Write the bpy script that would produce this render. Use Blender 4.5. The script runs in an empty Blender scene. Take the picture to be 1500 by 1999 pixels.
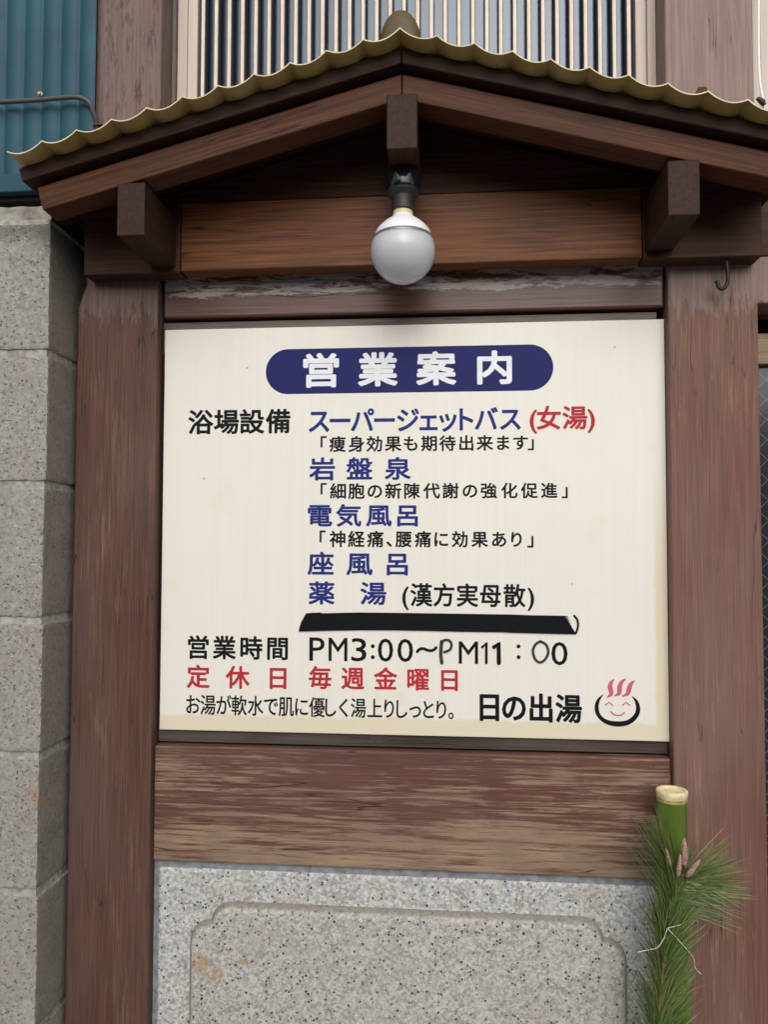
import bpy, bmesh, math, random
from mathutils import Vector, Matrix, noise
R = math.radians
random.seed(7)
S = bpy.context.scene
COL = S.collection

# ------------------------------------------------------------------ camera
FPX = 1500.0                      # focal length in photo pixels (photo 1500 x 1999)
YAW, PITCH, ROLL = R(4.906), R(2.328), R(0.142)
ZS = 1.55                         # height of the sign's centre above the pavement
CAM = Vector((0.0702, -1.2758, ZS - 0.0257))
_f = Vector((-math.sin(YAW) * math.cos(PITCH), math.cos(YAW) * math.cos(PITCH), math.sin(PITCH)))
_r = Vector((math.cos(YAW), math.sin(YAW), 0))
_u = _r.cross(_f)
_r2 = _r * math.cos(ROLL) + _u * math.sin(ROLL)
_u2 = _u * math.cos(ROLL) - _r * math.sin(ROLL)
cd = bpy.data.cameras.new('camera'); cam = bpy.data.objects.new('camera', cd); COL.objects.link(cam)
M4 = Matrix((( _r2.x, _u2.x, -_f.x, CAM.x), (_r2.y, _u2.y, -_f.y, CAM.y), (_r2.z, _u2.z, -_f.z, CAM.z), (0, 0, 0, 1)))
cam.matrix_world = M4
cd.sensor_fit = 'VERTICAL'; cd.sensor_height = 24; cd.lens = 24 * FPX / 1999
cd.clip_start = 0.05; cd.clip_end = 500
S.camera = cam

# ------------------------------------------------------------------ light
SUN_EL, SUN_AZ = R(33), R(174)    # the sun stands behind the camera, veiled by cloud
w = bpy.data.worlds.new('World'); S.world = w; w.use_nodes = True
nt = w.node_tree; nt.nodes.clear()
sky = nt.nodes.new('ShaderNodeTexSky'); sky.sky_type = 'NISHITA'; sky.sun_disc = False
sky.sun_elevation = SUN_EL; sky.sun_rotation = SUN_AZ; sky.dust_density = 3.0
hs = nt.nodes.new('ShaderNodeHueSaturation'); hs.inputs['Saturation'].default_value = 0.35
bg = nt.nodes.new('ShaderNodeBackground'); bg.inputs[1].default_value = 0.15
wo = nt.nodes.new('ShaderNodeOutputWorld')
nt.links.new(sky.outputs[0], hs.inputs['Color']); nt.links.new(hs.outputs[0], bg.inputs[0]); nt.links.new(bg.outputs[0], wo.inputs[0])
sd = bpy.data.lights.new('sun', 'SUN'); sd.energy = 1.5; sd.angle = R(70); sd.color = (1.0, 0.96, 0.9)
so = bpy.data.objects.new('sun', sd); COL.objects.link(so)
d = Vector((math.sin(SUN_AZ) * math.cos(SUN_EL), math.cos(SUN_AZ) * math.cos(SUN_EL), math.sin(SUN_EL)))
so.rotation_euler = (-d).to_track_quat('-Z', 'Y').to_euler()
so.location = (0, -5, 6)
S.view_settings.view_transform = 'Standard'; S.view_settings.look = 'None'
S.view_settings.exposure = -0.04; S.view_settings.gamma = 1.0
S.render.engine = 'CYCLES'

# ------------------------------------------------------------------ helpers
def at(px, py, Y):
    """the point at depth Y seen at photo pixel (px, py)"""
    v = _f + _r2 * ((px - 750) / FPX) - _u2 * ((py - 999.5) / FPX)
    return CAM + v * ((Y - CAM.y) / v.y)
def ax(px, py, Y): return at(px, py, Y).x
def az(px, py, Y): return at(px, py, Y).z

def tag(o, label=None, cat=None, group=None, kind=None):
    for k, v in (('label', label), ('category', cat), ('group', group), ('kind', kind)):
        if v: o[k] = v
    return o
def empty(name, loc, label, cat, group=None):
    o = bpy.data.objects.new(name, None); COL.objects.link(o); o.location = loc; o.empty_display_size = 0.05
    return tag(o, label, cat, group)
def put(name, bm, mats, parent=None, origin=None, smooth=None):
    """link bm (world coordinates) as one object"""
    me = bpy.data.meshes.new(name)
    if origin is None:
        if parent is not None: origin = parent.matrix_basis.translation if parent.parent is None else Vector(parent['_o'])
        else:
            vs = [v.co for v in bm.verts]
            origin = Vector(((min(v.x for v in vs) + max(v.x for v in vs)) / 2, (min(v.y for v in vs) + max(v.y for v in vs)) / 2, min(v.z for v in vs)))
    origin = Vector(origin)
    bmesh.ops.translate(bm, verts=bm.verts, vec=-origin)
    bm.normal_update(); bm.to_mesh(me); bm.free()
    if not isinstance(mats, (list, tuple)): mats = [mats]
    for m in mats: me.materials.append(m)
    o = bpy.data.objects.new(name, me); COL.objects.link(o)
    if parent is not None:
        base = parent.matrix_basis.translation if parent.parent is None else Vector(parent['_o'])
        o.parent = parent; o.location = origin - base
        o['_o'] = tuple(origin)
    else: o.location = origin
    if smooth is not None:
        for p in me.polygons: p.use_smooth = True
        if smooth < 180: me.set_sharp_from_angle(angle=R(smooth))
    return o
def box(bm, x0, x1, y0, y1, z0, z1, bev=0.0, seg=2, mi=0):
    t = bmesh.new(); bmesh.ops.create_cube(t, size=1)
    for v in t.verts:
        v.co = Vector((x0 + (v.co.x + .5) * (x1 - x0), y0 + (v.co.y + .5) * (y1 - y0), z0 + (v.co.z + .5) * (z1 - z0)))
    if bev: bmesh.ops.bevel(t, geom=list(t.edges), offset=bev, segments=seg, profile=.5, affect='EDGES')
    for f in t.faces: f.material_index = mi
    join(bm, t)
def join(bm, t):
    me = bpy.data.meshes.new('tmp'); t.to_mesh(me); t.free(); bm.from_mesh(me); bpy.data.meshes.remove(me)
def prism(bm, pts, y0, y1, bev=0.0, mi=0, seg=2):
    """pts = outline in (x, z); front face at y0"""
    t = bmesh.new()
    fr = [t.verts.new((x, y0, z)) for x, z in pts]; bk = [t.verts.new((x, y1, z)) for x, z in pts]
    t.faces.new(fr); t.faces.new(list(reversed(bk)))
    n = len(pts)
    for i in range(n): t.faces.new((fr[i], bk[i], bk[(i + 1) % n], fr[(i + 1) % n]))
    bmesh.ops.recalc_face_normals(t, faces=t.faces)
    if bev:
        fe = [e for e in t.edges if all(abs(v.co.y - y0) < 1e-6 for v in e.verts)]
        bmesh.ops.bevel(t, geom=fe, offset=bev, segments=seg, profile=.5, affect='EDGES')
    for f in t.faces: f.material_index = mi
    join(bm, t)
def lathe(bm, c, prof, seg=40, axis='Z', cap=True, mi=0):
    """prof = [(radius, height)]"""
    rings = []
    for r, h in prof:
        ring = []
        for k in range(seg):
            a = 2 * math.pi * k / seg
            p = Vector((r * math.cos(a), r * math.sin(a), h)) if axis == 'Z' else Vector((r * math.cos(a), h, r * math.sin(a)))
            ring.append(bm.verts.new(Vector(c) + p))
        rings.append(ring)
    fs = []
    for a, b in zip(rings, rings[1:]):
        for k in range(seg):
            fs.append(bm.faces.new((a[k], a[(k + 1) % seg], b[(k + 1) % seg], b[k])))
    if cap:
        fs.append(bm.faces.new(list(reversed(rings[0])))); fs.append(bm.faces.new(rings[-1]))
    for f in fs: f.material_index = mi
    bmesh.ops.recalc_face_normals(bm, faces=fs)
def tube(bm, pts, rad, seg=8, mi=0):
    pts = [Vector(p) for p in pts]; n = len(pts)
    rads = rad if isinstance(rad, (list, tuple)) else [rad] * n
    rings = []; ref = None
    for i, p in enumerate(pts):
        t = (pts[min(i + 1, n - 1)] - pts[max(i - 1, 0)]).normalized()
        if ref is None:
            ref = t.cross(Vector((0, 0, 1))); ref = (ref if ref.length > .1 else t.cross(Vector((1, 0, 0)))).normalized()
        ref = (ref - t * ref.dot(t)).normalized(); b = t.cross(ref)
        rings.append([bm.verts.new(p + (ref * math.cos(2 * math.pi * k / seg) + b * math.sin(2 * math.pi * k / seg)) * rads[i]) for k in range(seg)])
    fs = []
    for a, c in zip(rings, rings[1:]):
        for k in range(seg): fs.append(bm.faces.new((a[k], a[(k + 1) % seg], c[(k + 1) % seg], c[k])))
    fs.append(bm.faces.new(list(reversed(rings[0])))); fs.append(bm.faces.new(rings[-1]))
    for f in fs: f.material_index = mi
def smoothpath(pts, n=8):
    pts = [Vector(p) for p in pts]; out = []
    for i in range(len(pts) - 1):
        p0, p1, p2, p3 = pts[max(i - 1, 0)], pts[i], pts[i + 1], pts[min(i + 2, len(pts) - 1)]
        for k in range(n):
            t = k / n
            out.append(.5 * ((2 * p1) + (p2 - p0) * t + (2 * p0 - 5 * p1 + 4 * p2 - p3) * t * t + (3 * p1 - p0 - 3 * p2 + p3) * t ** 3))
    out.append(pts[-1]); return out

# ------------------------------------------------------------------ materials
class NT:
    def __init__(s, name):
        s.m = bpy.data.materials.new(name); s.m.use_nodes = True; s.t = s.m.node_tree; s.t.nodes.clear()
        s.out = s.n('ShaderNodeOutputMaterial'); s.b = s.n('ShaderNodeBsdfPrincipled'); s.l(s.b.outputs[0], s.out.inputs[0])
        s.tc = s.n('ShaderNodeTexCoord').outputs['Object']
    def n(s, t, **k):
        x = s.t.nodes.new(t)
        for a, v in k.items(): setattr(x, a, v)
        return x
    def l(s, a, b): s.t.links.new(a, b)
    def set(s, inp, v):
        i = s.b.inputs[inp]
        if hasattr(v, 'links') or hasattr(v, 'is_linked'): s.l(v, i)
        else: i.default_value = (*v, 1) if isinstance(v, tuple) and len(v) == 3 and i.type == 'RGBA' else v
    def map(s, scale=(1, 1, 1), loc=(0, 0, 0), rot=(0, 0, 0)):
        x = s.n('ShaderNodeMapping'); s.l(s.tc, x.inputs[0])
        x.inputs['Scale'].default_value = scale; x.inputs['Location'].default_value = loc; x.inputs['Rotation'].default_value = rot
        return x.outputs[0]
    def noise(s, vec, scale=1, detail=4, rough=.55, dist=0):
        x = s.n('ShaderNodeTexNoise'); s.l(vec, x.inputs['Vector'])
        x.inputs['Scale'].default_value = scale; x.inputs['Detail'].default_value = detail; x.inputs['Roughness'].default_value = rough; x.inputs['Distortion'].default_value = dist
        return x.outputs['Fac']
    def voro(s, vec, scale, feature='F1', out='Distance', rnd=1):
        x = s.n('ShaderNodeTexVoronoi', feature=feature); s.l(vec, x.inputs['Vector']); x.inputs['Scale'].default_value = scale; x.inputs['Randomness'].default_value = rnd
        return x.outputs[out]
    def ramp(s, v, lo, hi):
        x = s.n('ShaderNodeMapRange'); x.interpolation_type = 'SMOOTHSTEP'; s.l(v, x.inputs[0]); x.inputs[1].default_value = lo; x.inputs[2].default_value = hi
        return x.outputs[0]
    def math(s, op, a, b=None):
        x = s.n('ShaderNodeMath', operation=op)
        for i, v in enumerate((a, b)):
            if v is None: continue
            if isinstance(v, (int, float)): x.inputs[i].default_value = v
            else: s.l(v, x.inputs[i])
        return x.outputs[0]
    def mix(s, f, a, b):
        x = s.n('ShaderNodeMix', data_type='RGBA')
        for i, v in ((0, f), (6, a), (7, b)):
            if isinstance(v, (int, float)): x.inputs[i].default_value = v
            elif isinstance(v, tuple): x.inputs[i].default_value = (*v, 1)
            else: s.l(v, x.inputs[i])
        return x.outputs[2]
    def sep(s, v):
        x = s.n('ShaderNodeSeparateXYZ'); s.l(v, x.inputs[0]); return x.outputs
    def bump(s, h, strength=.3, dist=.002, prev=None):
        x = s.n('ShaderNodeBump'); s.l(h, x.inputs['Height']); x.inputs['Strength'].default_value = strength; x.inputs['Distance'].default_value = dist
        if prev is not None: s.l(prev, x.inputs['Normal'])
        s.l(x.outputs[0], s.b.inputs['Normal']); return x.outputs[0]
def plain(name, col, rough=.5, metal=0, spec=.5, vary=.12, sc=30, bump=.0):
    k = NT(name); v = k.noise(k.map(), sc, 5)
    c2 = tuple(c * (1 - vary) for c in col); c1 = tuple(min(1, c * (1 + vary)) for c in col)
    k.set('Base Color', k.mix(k.ramp(v, .3, .7), c2, c1)); k.set('Roughness', rough); k.set('Metallic', metal); k.set('Specular IOR Level', spec)
    if bump: k.bump(v, bump, .001)
    return k.m
def wood(name, base, dark, axis='Z', worn=(.40, .28, .18), wear=0.0, fade=.5, fadec=(.125, .080, .068), rough=.5, loc=(0, 0, 0), peel=None, peelc=(.24, .19, .185), grain=1.0, wscale=1.0, spec=.35, weardir=None):
    k = NT(name)
    st = {'X': (1.6, 45, 45), 'Y': (45, 1.6, 45), 'Z': (45, 45, 1.6)}[axis]
    v = k.map(st, loc); g = k.noise(v, 3.2, 8, .65, .3)
    fine = k.noise(k.map(tuple(a * (9 if a > 5 else 3) for a in st), loc), 1.5, 3, .6)
    low = k.noise(k.map(tuple(a * (.16 if a > 5 else 1.1) for a in st), loc), 1.3, 4, .6)
    blot = k.noise(k.map((1, 1, 1), loc), 9, 4, .6, .4)
    c = k.mix(k.ramp(g, .32, .68), dark, base)
    c = k.mix(k.math('MULTIPLY', k.ramp(low, .38, .7), fade), c, fadec)
    c = k.mix(k.math('MULTIPLY', k.ramp(fine, .50, .68), .42), c, tuple(x * 1.75 for x in base)); c = k.mix(k.math('MULTIPLY', k.ramp(fine, .47, .33), .45), c, tuple(x * .6 for x in dark))
    rg = rough
    if wear > 0:
        wf = k.noise(k.map(tuple(a * (5.5 * wscale if a > 5 else 6 * wscale) for a in st), (loc[0] + 3, loc[1], loc[2])), 1.0, 10, .75, .35)
        wm = k.noise(k.map(tuple(a * (.6 * wscale if a > 5 else 2.2 * wscale) for a in st), (loc[0] + 1, loc[1], loc[2] + 5)), 1.0, 6, .65, .3)
        thr = k.math('ADD', k.math('ADD', k.math('MULTIPLY', wf, .60), k.math('MULTIPLY', wm, .32)), k.math('MULTIPLY', blot, .18))
        if weardir: 
            p = k.sep(k.tc); lo, hi, amt, idx = weardir
            thr = k.math('ADD', thr, k.math('MULTIPLY', k.ramp(p[idx], lo, hi), amt))
        m = k.ramp(thr, .645 - .3 * wear, .745 - .3 * wear)
        wc = k.mix(k.ramp(blot, .35, .65), worn, tuple(x * .72 for x in worn))
        wc = k.mix(k.math('MULTIPLY', k.ramp(g, .45, .6), .3), wc, tuple(x * .5 for x in worn))
        c = k.mix(m, c, wc); rg = k.math('ADD', k.math('MULTIPLY', m, .25), rough)
    if peel:
        p = k.sep(k.tc); lo, hi = peel[:2]; idx = peel[2] if len(peel) > 2 else 2
        amt = peel[3] if len(peel) > 3 else .55
        rn = k.noise(k.map(tuple(a * (.8 if a > 5 else 4.0) for a in st), (loc[0] + 7, loc[1] + 2, loc[2])), 2.0, 12, .78, .4)
        mk = k.ramp(k.math('ADD', k.math('MULTIPLY', rn, .8), k.math('MULTIPLY', k.ramp(p[idx], lo, hi), amt)), .70, .745)
        pc = k.mix(k.ramp(g, .4, .62), tuple(x * .74 for x in peelc), peelc)
        c = k.mix(mk, c, pc)
    # drying checks along the grain
    cn = k.noise(k.map(tuple(a * (.55 if a > 5 else .9) for a in st), (loc[0] + 2, loc[1] + 4, loc[2])), 1.0, 3, .5, .2)
    ck = k.math('MULTIPLY', k.ramp(k.math('ABSOLUTE', k.math('SUBTRACT', cn, .5)), .007, .001), k.ramp(blot, .50, .60))
    c = k.mix(k.math('MULTIPLY', ck, .75), c, tuple(x * .3 for x in dark))
    k.set('Base Color', c); k.set('Roughness', rg); k.set('Specular IOR Level', spec)
    b = k.bump(k.math('SUBTRACT', g, ck), .35 * grain, .0015); k.bump(fine, .25 * grain, .0006, b)
    return k.m

RED, RDK = (.120, .055, .037), (.068, .033, .024)
M = {}
M['post_l'] = wood('post paint left', RED, RDK, 'Z', wear=.235, fade=.75, worn=(.24, .145, .085), peel=(1.78, 1.95, 2, .38), peelc=(.185, .125, .11), loc=(1.3, 0, 0), rough=.6, grain=1.2)
M['post_r'] = wood('post paint right', (.195, .090, .066), (.132, .064, .048), 'Z', wear=.225, fade=.6, fadec=(.205, .135, .12), worn=(.36, .22, .13), peel=(1.80, 1.955, 2, .44), peelc=(.28, .195, .17), loc=(4.1, 0, 2), rough=.6, wscale=1.2)
M['rail'] = wood('gloss rail paint', (.115, .050, .034), (.08, .036, .026), 'X', wear=0, fade=.25, peel=(0.012, .042, 2, .34), peelc=(.42, .37, .35), rough=.4, spec=.45, loc=(.4, 0, 0))
M['panel'] = wood('worn panel', (.140, .058, .041), (.092, .042, .031), 'X', worn=(.36, .25, .17), wear=.30, fade=.4, rough=.6, loc=(.7, 0, .3), grain=1.3, wscale=.8, weardir=(.20, 0.0, .07, 2))
M['trim'] = wood('trim strip', (.060, .044, .036), (.03, .022, .018), 'X', fade=.5, fadec=(.16, .13, .11), rough=.6)
M['trimtop'] = wood('trim strip upper', (.13, .10, .082), (.07, .052, .043), 'X', fade=.6, fadec=(.26, .21, .18), rough=.5)
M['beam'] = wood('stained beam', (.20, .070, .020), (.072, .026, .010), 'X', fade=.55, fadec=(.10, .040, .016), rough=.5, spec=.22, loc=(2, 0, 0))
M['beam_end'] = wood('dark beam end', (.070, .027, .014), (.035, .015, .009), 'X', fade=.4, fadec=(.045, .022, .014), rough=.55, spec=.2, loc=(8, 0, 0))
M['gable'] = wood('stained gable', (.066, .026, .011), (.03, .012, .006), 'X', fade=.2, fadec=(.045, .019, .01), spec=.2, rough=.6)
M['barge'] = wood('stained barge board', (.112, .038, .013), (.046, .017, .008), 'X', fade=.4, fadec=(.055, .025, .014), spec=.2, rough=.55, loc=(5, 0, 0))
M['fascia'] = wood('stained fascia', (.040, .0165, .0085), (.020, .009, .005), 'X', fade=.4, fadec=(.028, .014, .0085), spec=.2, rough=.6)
M['purlin'] = wood('stained purlin', (.046, .020, .0125), (.026, .012, .008), 'Y', fade=.4, fadec=(.034, .019, .0125), spec=.2, rough=.6, loc=(0, .4, 0))
M['doorwood'] = wood('door wood', (.30, .22, .12), (.2, .14, .08), 'X', fade=.2, rough=.5)
M['dark'] = plain('dark gap', (.012, .010, .009), .9)
M['cement'] = plain('cement grout', (.23, .25, .27), .9, vary=.3, sc=60, bump=.3)

def m_sign():
    k = NT('enamel sign'); p = k.sep(k.tc)
    st = k.noise(k.map((120, 1, 2.0)), 1, 4, .6); bl = k.noise(k.map(), 6, 4); bl2 = k.noise(k.map((1, 1, 1), (3, 1, 2)), 22, 5, .6, .4)
    c = k.mix(k.ramp(st, .35, .75), (.81, .79, .70), (.835, .82, .735))
    c = k.mix(k.math('MULTIPLY', k.ramp(bl, .4, .75), .35), c, (.86, .845, .79))
    # yellowed rim where the old protective film ended
    e = k.math('ADD', p[2], k.math('MULTIPLY', k.math('SUBTRACT', bl2, .5), .02))
    rim = k.ramp(e, .030, .024)
    ex = k.math('ADD', p[0], k.math('MULTIPLY', k.math('SUBTRACT', bl2, .5), .012))
    rimx = k.math('MULTIPLY', k.ramp(ex, .398, .403), k.ramp(p[2], .5, .25))
    c = k.mix(k.math('MULTIPLY', k.math('MAXIMUM', rim, rimx), .75), c, (.74, .66, .47))
    c = k.mix(k.math('MULTIPLY', k.ramp(k.noise(k.map((1, 1, 1), (9, 0, 4)), 11, 5), .58, .8), .45), c, (.76, .67, .50))
    # fly specks and rust dots
    v = k.n('ShaderNodeTexVoronoi'); k.l(k.map((1, 0, 1)), v.inputs['Vector']); v.inputs['Scale'].default_value = 26
    dot = k.ramp(v.outputs['Distance'], .075, .04); rnd = k.sep(v.outputs['Color'])
    sel = k.math('GREATER_THAN', rnd[0], .72)
    c = k.mix(k.math('MULTIPLY', k.math('MULTIPLY', dot, sel), .6), c, k.mix(rnd[1], (.30, .27, .24), (.42, .27, .2)))
    k.set('Base Color', c); k.set('Roughness', .38); k.set('Specular IOR Level', .4)
    k.bump(bl, .08, .002); return k.m
M['sign'] = m_sign()
def ink(n, c): return plain(n, c, .5, vary=.04, sc=40, spec=.12)
M['navy'] = ink('navy vinyl', (.019, .022, .125)); M['blue'] = ink('blue letter vinyl', (.022, .032, .20)); M['black'] = ink('black letter vinyl', (.009, .009, .012))
M['red'] = ink('red letter vinyl', (.48, .028, .045)); M['white'] = ink('white letter vinyl', (.86, .88, .92)); M['pink'] = ink('pink steam print', (.60, .13, .19))
M['marker'] = plain('marker ink', (.03, .03, .03), .6, vary=.5, sc=400)
M['tape'] = plain('black cloth tape', (.007, .008, .011), .6, vary=.3, sc=300, bump=.25, spec=.1)
M['tapeback'] = plain('tape underside', (.28, .28, .27), .5)

zj_top = az(50, 430, -.098)
def m_block():
    k = NT('concrete block'); v = k.map()
    a = k.noise(v, 14, 6, .6); b = k.noise(v, 120, 5, .7); pit = k.noise(k.map((1, 1, 1.6)), 170, 3, .6); big = k.noise(k.map((1, 1, 1), (4, 2, 1)), 5, 3)
    c = k.mix(k.ramp(b, .3, .7), (.245, .238, .215), (.41, .40, .368))
    c = k.mix(k.math('MULTIPLY', k.ramp(a, .35, .7), .4), c, (.30, .275, .235))
    c = k.mix(k.math('MULTIPLY', k.ramp(big, .45, .7), .3), c, (.42, .41, .39))
    pm = k.ramp(pit, .60, .68); c = k.mix(k.math('MULTIPLY', pm, .75), c, (.07, .068, .06))
    sp = k.ramp(k.noise(k.map((1, 1, 1), (8, 8, 8)), 210, 2, .5), .68, .73); c = k.mix(k.math('MULTIPLY', sp, .6), c, (.62, .6, .55))
    # the returned end face: brown dirt, plus the post's shade put into the colour
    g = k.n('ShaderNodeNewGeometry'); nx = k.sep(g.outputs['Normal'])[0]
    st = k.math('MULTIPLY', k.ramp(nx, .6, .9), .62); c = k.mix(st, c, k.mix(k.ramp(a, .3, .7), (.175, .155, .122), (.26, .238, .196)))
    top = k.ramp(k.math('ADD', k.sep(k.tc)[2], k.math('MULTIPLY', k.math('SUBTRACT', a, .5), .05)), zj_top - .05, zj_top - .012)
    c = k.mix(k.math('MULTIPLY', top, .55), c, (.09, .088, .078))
    # rust spot
    q = k.n('ShaderNodeVectorMath', operation='DISTANCE'); k.l(k.tc, q.inputs[0]); RUST = at(70, 1558, -.098); q.inputs[1].default_value = RUST
    r = k.ramp(k.math('ADD', q.outputs['Value'], k.math('MULTIPLY', k.math('SUBTRACT', k.noise(v, 90, 4), .5), .03)), .024, .004)
    c = k.mix(k.math('MULTIPLY', r, .32), c, (.45, .22, .10))
    k.set('Base Color', c); k.set('Roughness', .95); k.set('Specular IOR Level', .15)
    h = k.math('SUBTRACT', k.math('MULTIPLY', b, .6), pm); bb = k.bump(h, .7, .0022); k.bump(a, .3, .004, bb); return k.m
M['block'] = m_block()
M['mortar'] = plain('block mortar', (.36, .35, .32), .95, vary=.3, sc=90, bump=.5)
M['rough_mortar'] = plain('rough mortar cap', (.27, .25, .21), .95, vary=.45, sc=35, bump=.8)

def m_granite(tint):
    k = NT('granite ' + tint); v = k.map()
    c1 = k.n('ShaderNodeTexVoronoi'); k.l(v, c1.inputs['Vector']); c1.inputs['Scale'].default_value = 300
    r = k.sep(c1.outputs['Color'])
    base = (.485, .475, .445) if tint == 'field' else (.545, .545, .54)
    c = k.mix(k.ramp(r[0], .1, .9), tuple(x * .78 for x in base), tuple(x * 1.18 for x in base))
    c2 = k.n('ShaderNodeTexVoronoi'); k.l(k.map((1, 1, 1), (.3, .1, .7)), c2.inputs['Vector']); c2.inputs['Scale'].default_value = 210
    r2 = k.sep(c2.outputs['Color']); c = k.mix(k.math('MULTIPLY', k.ramp(r2[1], .6, .9), .45), c, (.40, .37, .29))
    gry = k.math('MULTIPLY', k.math('GREATER_THAN', r2[0], .76), .62); c = k.mix(gry, c, (.24, .24, .24))
    dk = k.n('ShaderNodeTexVoronoi'); dv = k.n('ShaderNodeVectorMath', operation='ADD'); k.l(k.map((1, 1, 1), (.9, .4, .2)), dv.inputs[0])
    nn = k.n('ShaderNodeTexNoise'); k.l(v, nn.inputs['Vector']); nn.inputs['Scale'].default_value = 260
    sc = k.n('ShaderNodeVectorMath', operation='SCALE'); k.l(nn.outputs['Color'], sc.inputs[0]); sc.inputs['Scale'].default_value = .004; k.l(sc.outputs[0], dv.inputs[1])
    k.l(dv.outputs[0], dk.inputs['Vector']); dk.inputs['Scale'].default_value = 215
    dr = k.sep(dk.outputs['Color']); amount = .885 if tint == 'field' else .915
    spots = k.math('MULTIPLY', k.math('GREATER_THAN', dr[0], amount), k.ramp(dk.outputs['Distance'], .46, .36)); c = k.mix(k.math('MULTIPLY', spots, .96), c, (.022, .022, .025))
    blot = k.noise(v, 7, 5, .6, .5); c = k.mix(k.math('MULTIPLY', k.ramp(blot, .45, .75), .35), c, (.36, .335, .27))
    if tint == 'field':
        g = k.n('ShaderNodeNewGeometry'); nz = k.sep(g.outputs['Normal'])[1]
        c = k.mix(k.math('MULTIPLY', k.ramp(nz, -.95, -.6), .72), c, (.21, .195, .155))   # grime on the upper chamfer; side shade put into the same colour
        for (px, py, rad) in ((395, 1880, .030), (472, 1880, .010), (420, 1905, .02)):
            q = k.n('ShaderNodeVectorMath', operation='DISTANCE'); k.l(k.tc, q.inputs[0]); q.inputs[1].default_value = at(px, py, -.019)
            m = k.ramp(k.math('ADD', q.outputs['Value'], k.math('MULTIPLY', k.math('SUBTRACT', k.noise(v, 110, 4, .7), .5), .05)), rad * .8, rad * .15)
            c = k.mix(k.math('MULTIPLY', m, .6), c, (.38, .22, .08))
    k.set('Base Color', c); k.set('Roughness', .72); k.set('Specular IOR Level', .3); k.bump(k.noise(v, 330, 4), .35, .0008); return k.m
M['granite_field'] = m_granite('field'); M['granite_rim'] = m_granite('rim')

M['blue_sheet'] = plain('blue painted steel', (.012, .068, .096), .55, spec=.3, vary=.16, sc=16)
M['cable'] = plain('grey cable sheath', (.075, .072, .075), .55)
M['zinc'] = plain('dull zinc', (.35, .33, .28), .45, .6)
M['iron'] = plain('dark iron', (.035, .025, .022), .55, .3)
def m_sheet():
    k = NT('tan roof sheet'); v = k.map(); a = k.noise(k.map((25, 4, 25)), 1.5, 5); b = k.noise(v, 60, 4)
    c = k.mix(k.ramp(a, .3, .7), (.40, .275, .090), (.48, .345, .120)); c = k.mix(k.math('MULTIPLY', k.ramp(b, .5, .75), .3), c, (.28, .22, .11))
    k.set('Base Color', c); k.set('Roughness', .5)
    return k.m
M['sheet'] = m_sheet()
M['cap'] = plain('olive shaded ridge cap', (.085, .058, .016), .55, vary=.25, sc=30)  # shade on the cap's end is put into this darker olive
M['sheetedge'] = plain('pale cut sheet edge', (.66, .60, .40), .6)
M['bakelite'] = plain('black socket plastic', (.010, .010, .011), .18, spec=.5)
M['rubber'] = plain('dark grey socket skirt', (.022, .022, .024), .5)
M['bulbwhite'] = plain('white bulb housing', (.88, .88, .90), .35, vary=.02)
M['ring'] = plain('silver bulb ring', (.22, .22, .23), .35, .5)
M['screwcap'] = plain('yellowed bulb neck', (.72, .62, .33), .45)
k = NT('frosted globe'); k.set('Base Color', (.58, .605, .64)); k.set('Roughness', .4); k.set('Specular IOR Level', .15); k.set('Coat Weight', .8); k.set('Coat Roughness', .05); k.set('Subsurface Weight', .8); k.set('Subsurface Radius', (1, 1, 1)); k.set('Subsurface Scale', .04); M['globe'] = k.m
k = NT('anodised frame'); s_ = k.noise(k.map((60, 60, 2)), 1, 4); k.set('Base Color', k.mix(k.ramp(s_, .3, .7), (.50, .42, .36), (.60, .515, .45))); k.set('Roughness', .45); M['alu'] = k.m
M['barface'] = plain('cream lattice bar', (.72, .60, .49), .45, vary=.06)
M['barside'] = plain('shaded lattice bar side', (.022, .018, .022), .5)  # shade on the bar sides is put into a near-black colour
M['grey_side'] = plain('grey weathered reveal', (.14, .125, .12), .7)
k = NT('frosted window glass'); v = k.noise(k.map(), 700, 2); k.set('Base Color', (.014, .024, .045)); k.set('Roughness', .10); k.set('Specular IOR Level', .8); k.set('IOR', 1.5); k.set('Specular Tint', (.75, .88, 1.0)); k.bump(v, .12, .0006); M['glass'] = k.m
k = NT('wired door glass'); p = k.sep(k.tc)
dg = k.math('ADD', p[0], k.math('MULTIPLY', p[2], 1.0)); dh = k.math('SUBTRACT', p[0], k.math('MULTIPLY', p[2], 1.0))
wl = None
for q in (dg, dh):
    fr = k.math('ABSOLUTE', k.math('SUBTRACT', k.math('FRACT', k.math('DIVIDE', q, .034)), .5)); li = k.ramp(fr, .03, .012); wl = li if wl is None else k.math('MAXIMUM', wl, li)
k.set('Base Color', k.mix(wl, (.022, .028, .032), (.16, .15, .14))); k.set('Roughness', .15); k.set('Specular IOR Level', .5); M['wireglass'] = k.m
def m_bamboo():
    k = NT('green bamboo'); s_ = k.noise(k.map((70, 70, 4)), 1.2, 5); b = k.noise(k.map(), 40, 4)
    c = k.mix(k.ramp(s_, .35, .68), (.075, .125, .014), (.14, .19, .028)); c = k.mix(k.math('MULTIPLY', k.ramp(b, .55, .75), .35), c, (.17, .22, .06))
    k.set('Base Color', c); k.set('Roughness', .38); return k.m
M['bamboo'] = m_bamboo()
M['bamboocut'] = plain('cut bamboo', (.72, .62, .36), .6, vary=.15, sc=120); M['bamboonode'] = plain('bamboo node ring', (.36, .30, .10), .6, vary=.3, sc=90)
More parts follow.
